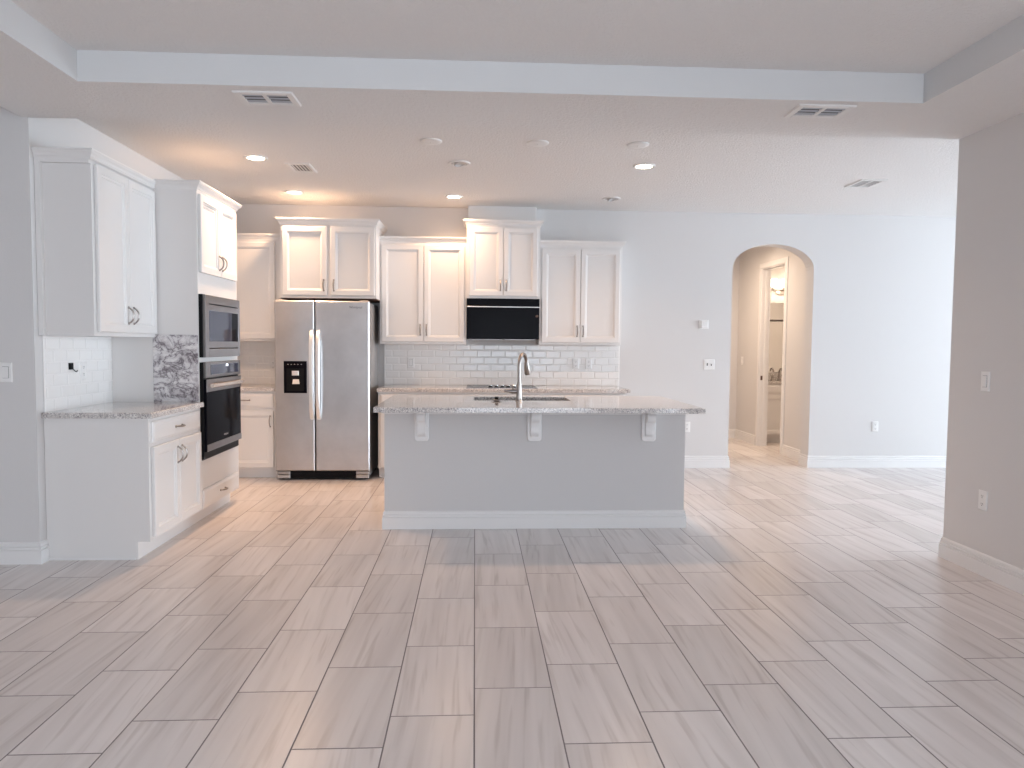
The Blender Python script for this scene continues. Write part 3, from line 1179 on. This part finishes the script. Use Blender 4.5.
def toggles(fr, u, v, label):
    c = thing('light_switch', label, 'switch', fr(u, v, 0))
    B().rings(fr, u - .059, u + .059, v - .058, v + .058, [(0, 0), (0, .004), (.004, .007)]).build('cover_plate', M['plate'], c)
    for s in (-1, 1):
        x = u + s * .023
        B().fbox(fr, x - .006, x + .006, v - .013, v + .013, .0068, .0074).build('toggle_slot', M['slot'], c)
        B().prism([fr(x - .004, v + .002, .007), fr(x + .004, v + .002, .007), fr(x + .004, v + .010, .007), fr(x - .004, v + .010, .007)],
                  fr.w * .012 + Vector((0, 0, .006))).build('toggle', M['slot' if s < 0 else 'plate'], c)
    return c


rw = rightrun(XR)
bw = back(YB)
bs = back(YB - .0095)
ls = leftrun(XL + .0095)
outlet(rw, 4.123, .448, 'white outlet low on the near right wall')
switch(rw, 4.145, 1.158, 'white rocker switch on the near right wall at shoulder height')
outlet(bw, 4.511, .466, 'white outlet low on the far wall right of the arch')
outlet(bw, 2.358, .456, 'white outlet on the far wall beside the island right edge')
toggles(bw, 2.594, 1.152, 'white double toggle switch on the far wall left of the arch')
outlet(bs, 1.103, 1.152, 'left white outlet of the pair on the tile right of the cooktop')
outlet(bs, 1.246, 1.152, 'right white outlet of the pair on the tile right of the cooktop')
switch(bs, -.695, 1.152, 'white switch on the backsplash tile near the refrigerator')
outlet(bs, -2.165, 1.113, 'white outlet on the tile in the corner left of the refrigerator')
outlet(ls, 4.975, 1.155, 'white outlet on the left wall tile under the wall cabinet')
switch(back(4.47), -2.800, 1.163, 'white rocker switch on the grey wall at the left picture edge')
switch(rightrun(HX), 10.30, 1.15, 'white switch inside the hall beside the bathroom doorway')

c = thing('thermostat', 'small square white thermostat on the far wall left of the arch', 'thermostat', bw(2.525, 1.594, 0))
B().fbox(bw, 2.475, 2.577, 1.545, 1.645, 0, .008, .002).build('base_plate', M['plate'], c)
B().fbox(bw, 2.489, 2.565, 1.556, 1.634, .008, .026, .004).build('cover', M['plate'], c)
B().fbox(bw, 2.500, 2.554, 1.575, 1.615, .026, .0265).build('display', M['vent'], c)

c = thing('plug_adapter', 'small black plug adapter with short wire on the left wall tile', 'adapter', ls(4.825, 1.185, 0))
B().fbox(ls, 4.808, 4.840, 1.168, 1.212, 0, .016, .003).build('body', M['blackmatte'], c)
B().tube([ls(4.842, 1.170, .012), ls(4.858, 1.156, .016), ls(4.880, 1.152, .012), ls(4.900, 1.160, .006)], .0035, 8).build('wire', M['slot'], c, 40)

# ------------------------------------------------------------------ ceiling fittings
cd = down(ZC)


def can_light(x, y, label, lit, power=1.0):
    c = thing('recessed_light', label, 'ceiling light', (x, y, ZC))
    B().lathe((x, y, ZC), [(.092, 0), (.092, .004), (.086, .010), (.070, .008), (.066, 0)], (0, 0, -1), 36).build('trim_ring', M['vent'], c, 35)
    if lit:
        B().lathe((x, y, ZC), [(.066, .001), (.060, .006), (.03, .010), (.001, .011)], (0, 0, -1), 32).build('lens', M['lens'], c, 50)
        l = area('lamp', (0, 0, -.02), (0, 0, -1), .12, .12, P_CAN * power, WARM, 140, 'DISK')
        l.parent = c
    else:
        B().lathe((x, y, ZC), [(.066, .0005), (.064, .004)], (0, 0, -1), 32).build('baffle', M['cond'], c)
        ax = Vector((.35, -.2, -1))
        B().lathe((x, y, ZC + .02), [(.050, 0), (.050, .028), (.044, .034), (.034, .026), (.001, .024)], ax, 28).build('gimbal_lamp', M['cond'], c, 35)
    return c


can_light(-1.745, 5.92, 'lit recessed ceiling light nearest the tall oven cabinet', True, 1.5)
can_light(-1.764, 7.22, 'lit recessed ceiling light in front of the refrigerator cabinet', True, 1.55)
can_light(-.218, 7.29, 'lit recessed ceiling light left of the hood cabinet chase', True, .85)
can_light(1.370, 5.93, 'lit recessed ceiling light on the right, above the island end', True, 1.25)
can_light(-.138, 5.96, 'unlit recessed ceiling light above the island left half', False)
can_light(1.352, 7.25, 'unlit recessed ceiling light near the far wall right of the hood', False)
for x, y, lb in ((-.327, 5.34, 'leftmost of the three round white ceiling covers above the island'),
                 (.448, 5.325, 'middle of the three round white ceiling covers above the island'),
                 (1.180, 5.31, 'rightmost of the three round white ceiling covers above the island')):
    c = thing('ceiling_cover', lb, 'ceiling cover', (x, y, ZC), 'round junction covers over the island')
    B().lathe((x, y, ZC), [(.080, 0), (.080, .005), (.074, .009), (.05, .011), (.001, .012)], (0, 0, -1), 36).build('cover_plate', M['vent'], c, 40)
    B().lathe((x, y, ZC - .0115), [(.006, 0), (.005, .003)], (0, 0, -1), 12).build('screw', M['vent'], c)


def vent(x0, x1, y0, y1, z, label, mslat, two=True, along='x', rim=.038, slats=6, mback=None):
    c = thing('ceiling_vent', label, 'air vent', ((x0 + x1) / 2, (y0 + y1) / 2, z))
    f = down(z)
    b = B()
    b.fbox(f, x0, x0 + rim, y0, y1, 0, .010, .004)
    b.fbox(f, x1 - rim, x1, y0, y1, 0, .010, .004)
    b.fbox(f, x0 + rim, x1 - rim, y0, y0 + rim, 0, .010, .004)
    b.fbox(f, x0 + rim, x1 - rim, y1 - rim, y1, 0, .010, .004)
    if two:
        m = (x0 + x1) / 2
        b.fbox(f, m - .010, m + .010, y0 + rim, y1 - rim, .001, .010)
    b.build('frame', M['vent'], c)
    B().fbox(f, x0 + rim - .002, x1 - rim + .002, y0 + rim - .002, y1 - rim + .002, .0002, .0012).build('duct', mback or M['ventdark'], c)
    spans = [(x0 + rim, (x0 + x1) / 2 - .010), ((x0 + x1) / 2 + .010, x1 - rim)] if two else [(x0 + rim, x1 - rim)]
    for a, e in spans:
        b = B()
        if along == 'x':
            st = (y1 - y0 - 2 * rim) / slats
            for k in range(slats):
                yy = y0 + rim + st * k
                b.prism([f(a, yy + st * .04, .0045), f(a, yy + st * .10, .0035), f(a, yy + st * .60, .0065), f(a, yy + st * .54, .0075)], (e - a, 0, 0))
        else:
            st = (e - a) / slats
            for k in range(slats):
                xx = a + st * k
                b.fbox(f, xx + st * .28, xx + st * .72, y0 + rim, y1 - rim, .002, .0045)
        b.build('louvers', mslat, c)
    return c


vent(-1.275, -.965, 3.915, 4.125, ZS, 'white two-bay air vent on the lowered ceiling border, left side', M['ventgrey'], slats=3)
vent(1.745, 2.062, 3.895, 4.105, ZS, 'white two-bay air vent on the lowered ceiling border, right side', M['ventgrey'], slats=3)
vent(-1.560, -1.360, 6.07, 6.37, ZC, 'small white vent with dark slots between the left ceiling lights', M['vent'], False, 'y', .032, 5, M['ventdark'])
vent(3.355, 3.590, 6.22, 6.52, ZC, 'white air vent on the dining side ceiling near the right wall', M['grill'], True, 'x', .03, 5, M['cond'])

# ------------------------------------------------------------------ bathroom seen through the arch
YV = 9.955
YQ = 10.498
VX0, VX1 = HX + .13, 5.3
c = thing('bathroom_vanity', 'white bathroom vanity seen through the hall doorway', 'vanity', (4.6, 10.2, 0))
fv = back(YV)
B().prism([(VX0, YQ, 0), (VX0, YV + .07, 0), (VX0, YV + .07, .10), (VX0, YV, .10), (VX0, YV, .835), (VX0, YQ, .835)],
          (VX1 - VX0, 0, 0)).build('body', M['cab'], c)
for k in range(2):
    x0 = 4.03 + k * .64
    cab_drawer(fv, x0, x0 + .61, .705, .82, c)
    cab_door(fv, x0, x0 + .61, .12, .68, c)
b = B().box(VX0, VX1 + .01, YV - .02, YQ, .835, .870, .004)
vt = b.build('vanity_top', M['granite'], c)
B().box(VX0, VX1 + .01, 10.48, YQ, .87, .97, .002).build('backsplash', M['granite'], c)
c = thing('vanity_faucet', 'nickel two-handle faucet on the bathroom vanity', 'faucet', (4.46, 10.40, .87))
b = B().lathe((4.46, 10.40, .8705), [(.026, 0), (.026, .01), (.016, .02), (.013, .08)], n=16)
b.tube([(4.46, 10.40, .94), (4.46, 10.39, 1.0), (4.46, 10.35, 1.035), (4.46, 10.30, 1.03), (4.46, 10.275, .995)], .012, 10)
b.build('spout', M['nickel'], c, 40)
for x in (4.36, 4.56):
    b = B().lathe((x, 10.40, .8705), [(.024, 0), (.024, .01), (.014, .02), (.013, .055), (.018, .065), (.012, .075)], n=16)
    b.tube([(x, 10.40, .938), (x - .05 * (1 if x < 4.46 else -1), 10.37, .948)], [.008, .006], 8)
    b.build('faucet_handle', M['nickel'], c, 40)
tag(B().fbox(back(10.5), 4.02, 5.25, .98, 2.005, 0, .006, .003).build('wall_mirror', M['mirror']),
    'frameless wall mirror above the bathroom vanity', 'mirror')

c = thing('vanity_light', 'nickel vanity light with glowing glass shades in the bathroom', 'wall light', (4.50, 10.5, 2.165))
fv = back(10.5)
b = B()
b.loops([[fv(4.50 + .085 * cos(2 * pi * k / 28), 2.165 + .045 * sin(2 * pi * k / 28), q) for k in range(28)] for q in (0, .022)])
b.build('wall_plate', M['nickel'], c)
b = B().tube([fv(4.30, 2.19, .06), fv(4.70, 2.19, .06)], .009, 10)
b.tube([fv(4.50, 2.17, .01), fv(4.50, 2.19, .06)], .009, 10)
b.build('bar', M['nickel'], c, 40)
for x in (4.345, 4.515, 4.685):
    b = B().lathe(fv(x, 2.20, .09), [(.012, -.03), (.020, .0), (.024, .02)], n=16)
    b.tube([fv(x, 2.19, .06), fv(x, 2.185, .09)], .008, 8)
    b.build('lamp_holder', M['nickel'], c, 40)
    B().lathe(fv(x, 2.225, .09), [(.025, 0), (.045, .02), (.058, .06), (.062, .10), (.050, .118), (.02, .122)], n=24).build('glass_shade', M['bulb'], c, 60)
for x in (4.345, 4.515, 4.685):
    l = bpy.data.lights.new('lamp', 'POINT')
    l.energy = P_VANITY
    l.color = SOFTWARM
    l.shadow_soft_size = .05
    o = bpy.data.objects.new('lamp', l)
    o.location = Vector((x, 10.30, 2.22)) - c.location
    o.parent = c
    COL.objects.link(o)

c = thing('added_bathroom_light', 'added unseen ceiling light that brightens the bathroom', 'ceiling light', (4.9, 9.3, HZ))  # unseen lamp, added to spread light through the bathroom
B().lathe((4.9, 9.3, HZ), [(.17, 0), (.17, .02), (.15, .03)], (0, 0, -1), 36).build('base', M['vent'], c, 40)
B().lathe((4.9, 9.3, HZ - .03), [(.15, 0), (.14, .03), (.09, .06), (.001, .07)], (0, 0, -1), 36).build('glass_dome', M['bulb'], c, 50)
l = area('lamp', (0, 0, -.105), (0, 0, -1), .25, .25, 20, SOFTWARM, 175, 'DISK')
l.parent = c

# tub alcove that the mirror shows
tag(B().fbox(farside(8.1), 4.1, 6.25, .45, 2.3, .002, .012).build('tub_surround', M['tile']),
    'pale tiled tub wall reflected in the bathroom mirror', 'tile wall')
c = thing('shower_rod', 'straight metal shower rod reflected in the bathroom mirror', 'shower rod', (5.1, 8.95, 1.80))
B().tube([(HX + .122, 8.95, 1.80), (6.248, 8.95, 1.80)], .016, 12).build('rod', M['steel_dark'], c, 40)
for x, s in ((HX + .12, 1), (6.25, -1)):
    B().lathe((x, 8.95, 1.80), [(.034, 0), (.034, .008), (.02, .02)], (s, 0, 0), 20).build('end_flange', M['chrome'], c, 40)

# hall ceiling light, just out of sight above the arch
c = thing('hall_ceiling_light', 'small round ceiling light in the hall above the arch', 'ceiling light', (3.0, 9.2, HZ))
B().lathe((3.0, 9.2, HZ), [(.17, 0), (.17, .02), (.15, .03)], (0, 0, -1), 36).build('base', M['vent'], c, 40)
B().lathe((3.0, 9.2, HZ - .03), [(.15, 0), (.14, .03), (.09, .06), (.001, .07)], (0, 0, -1), 36).build('glass_dome', M['bulb'], c, 50)
l = area('lamp', (0, 0, -.105), (0, 0, -1), .25, .25, P_HALL, SOFTWARM, 175, 'DISK')
l.parent = c
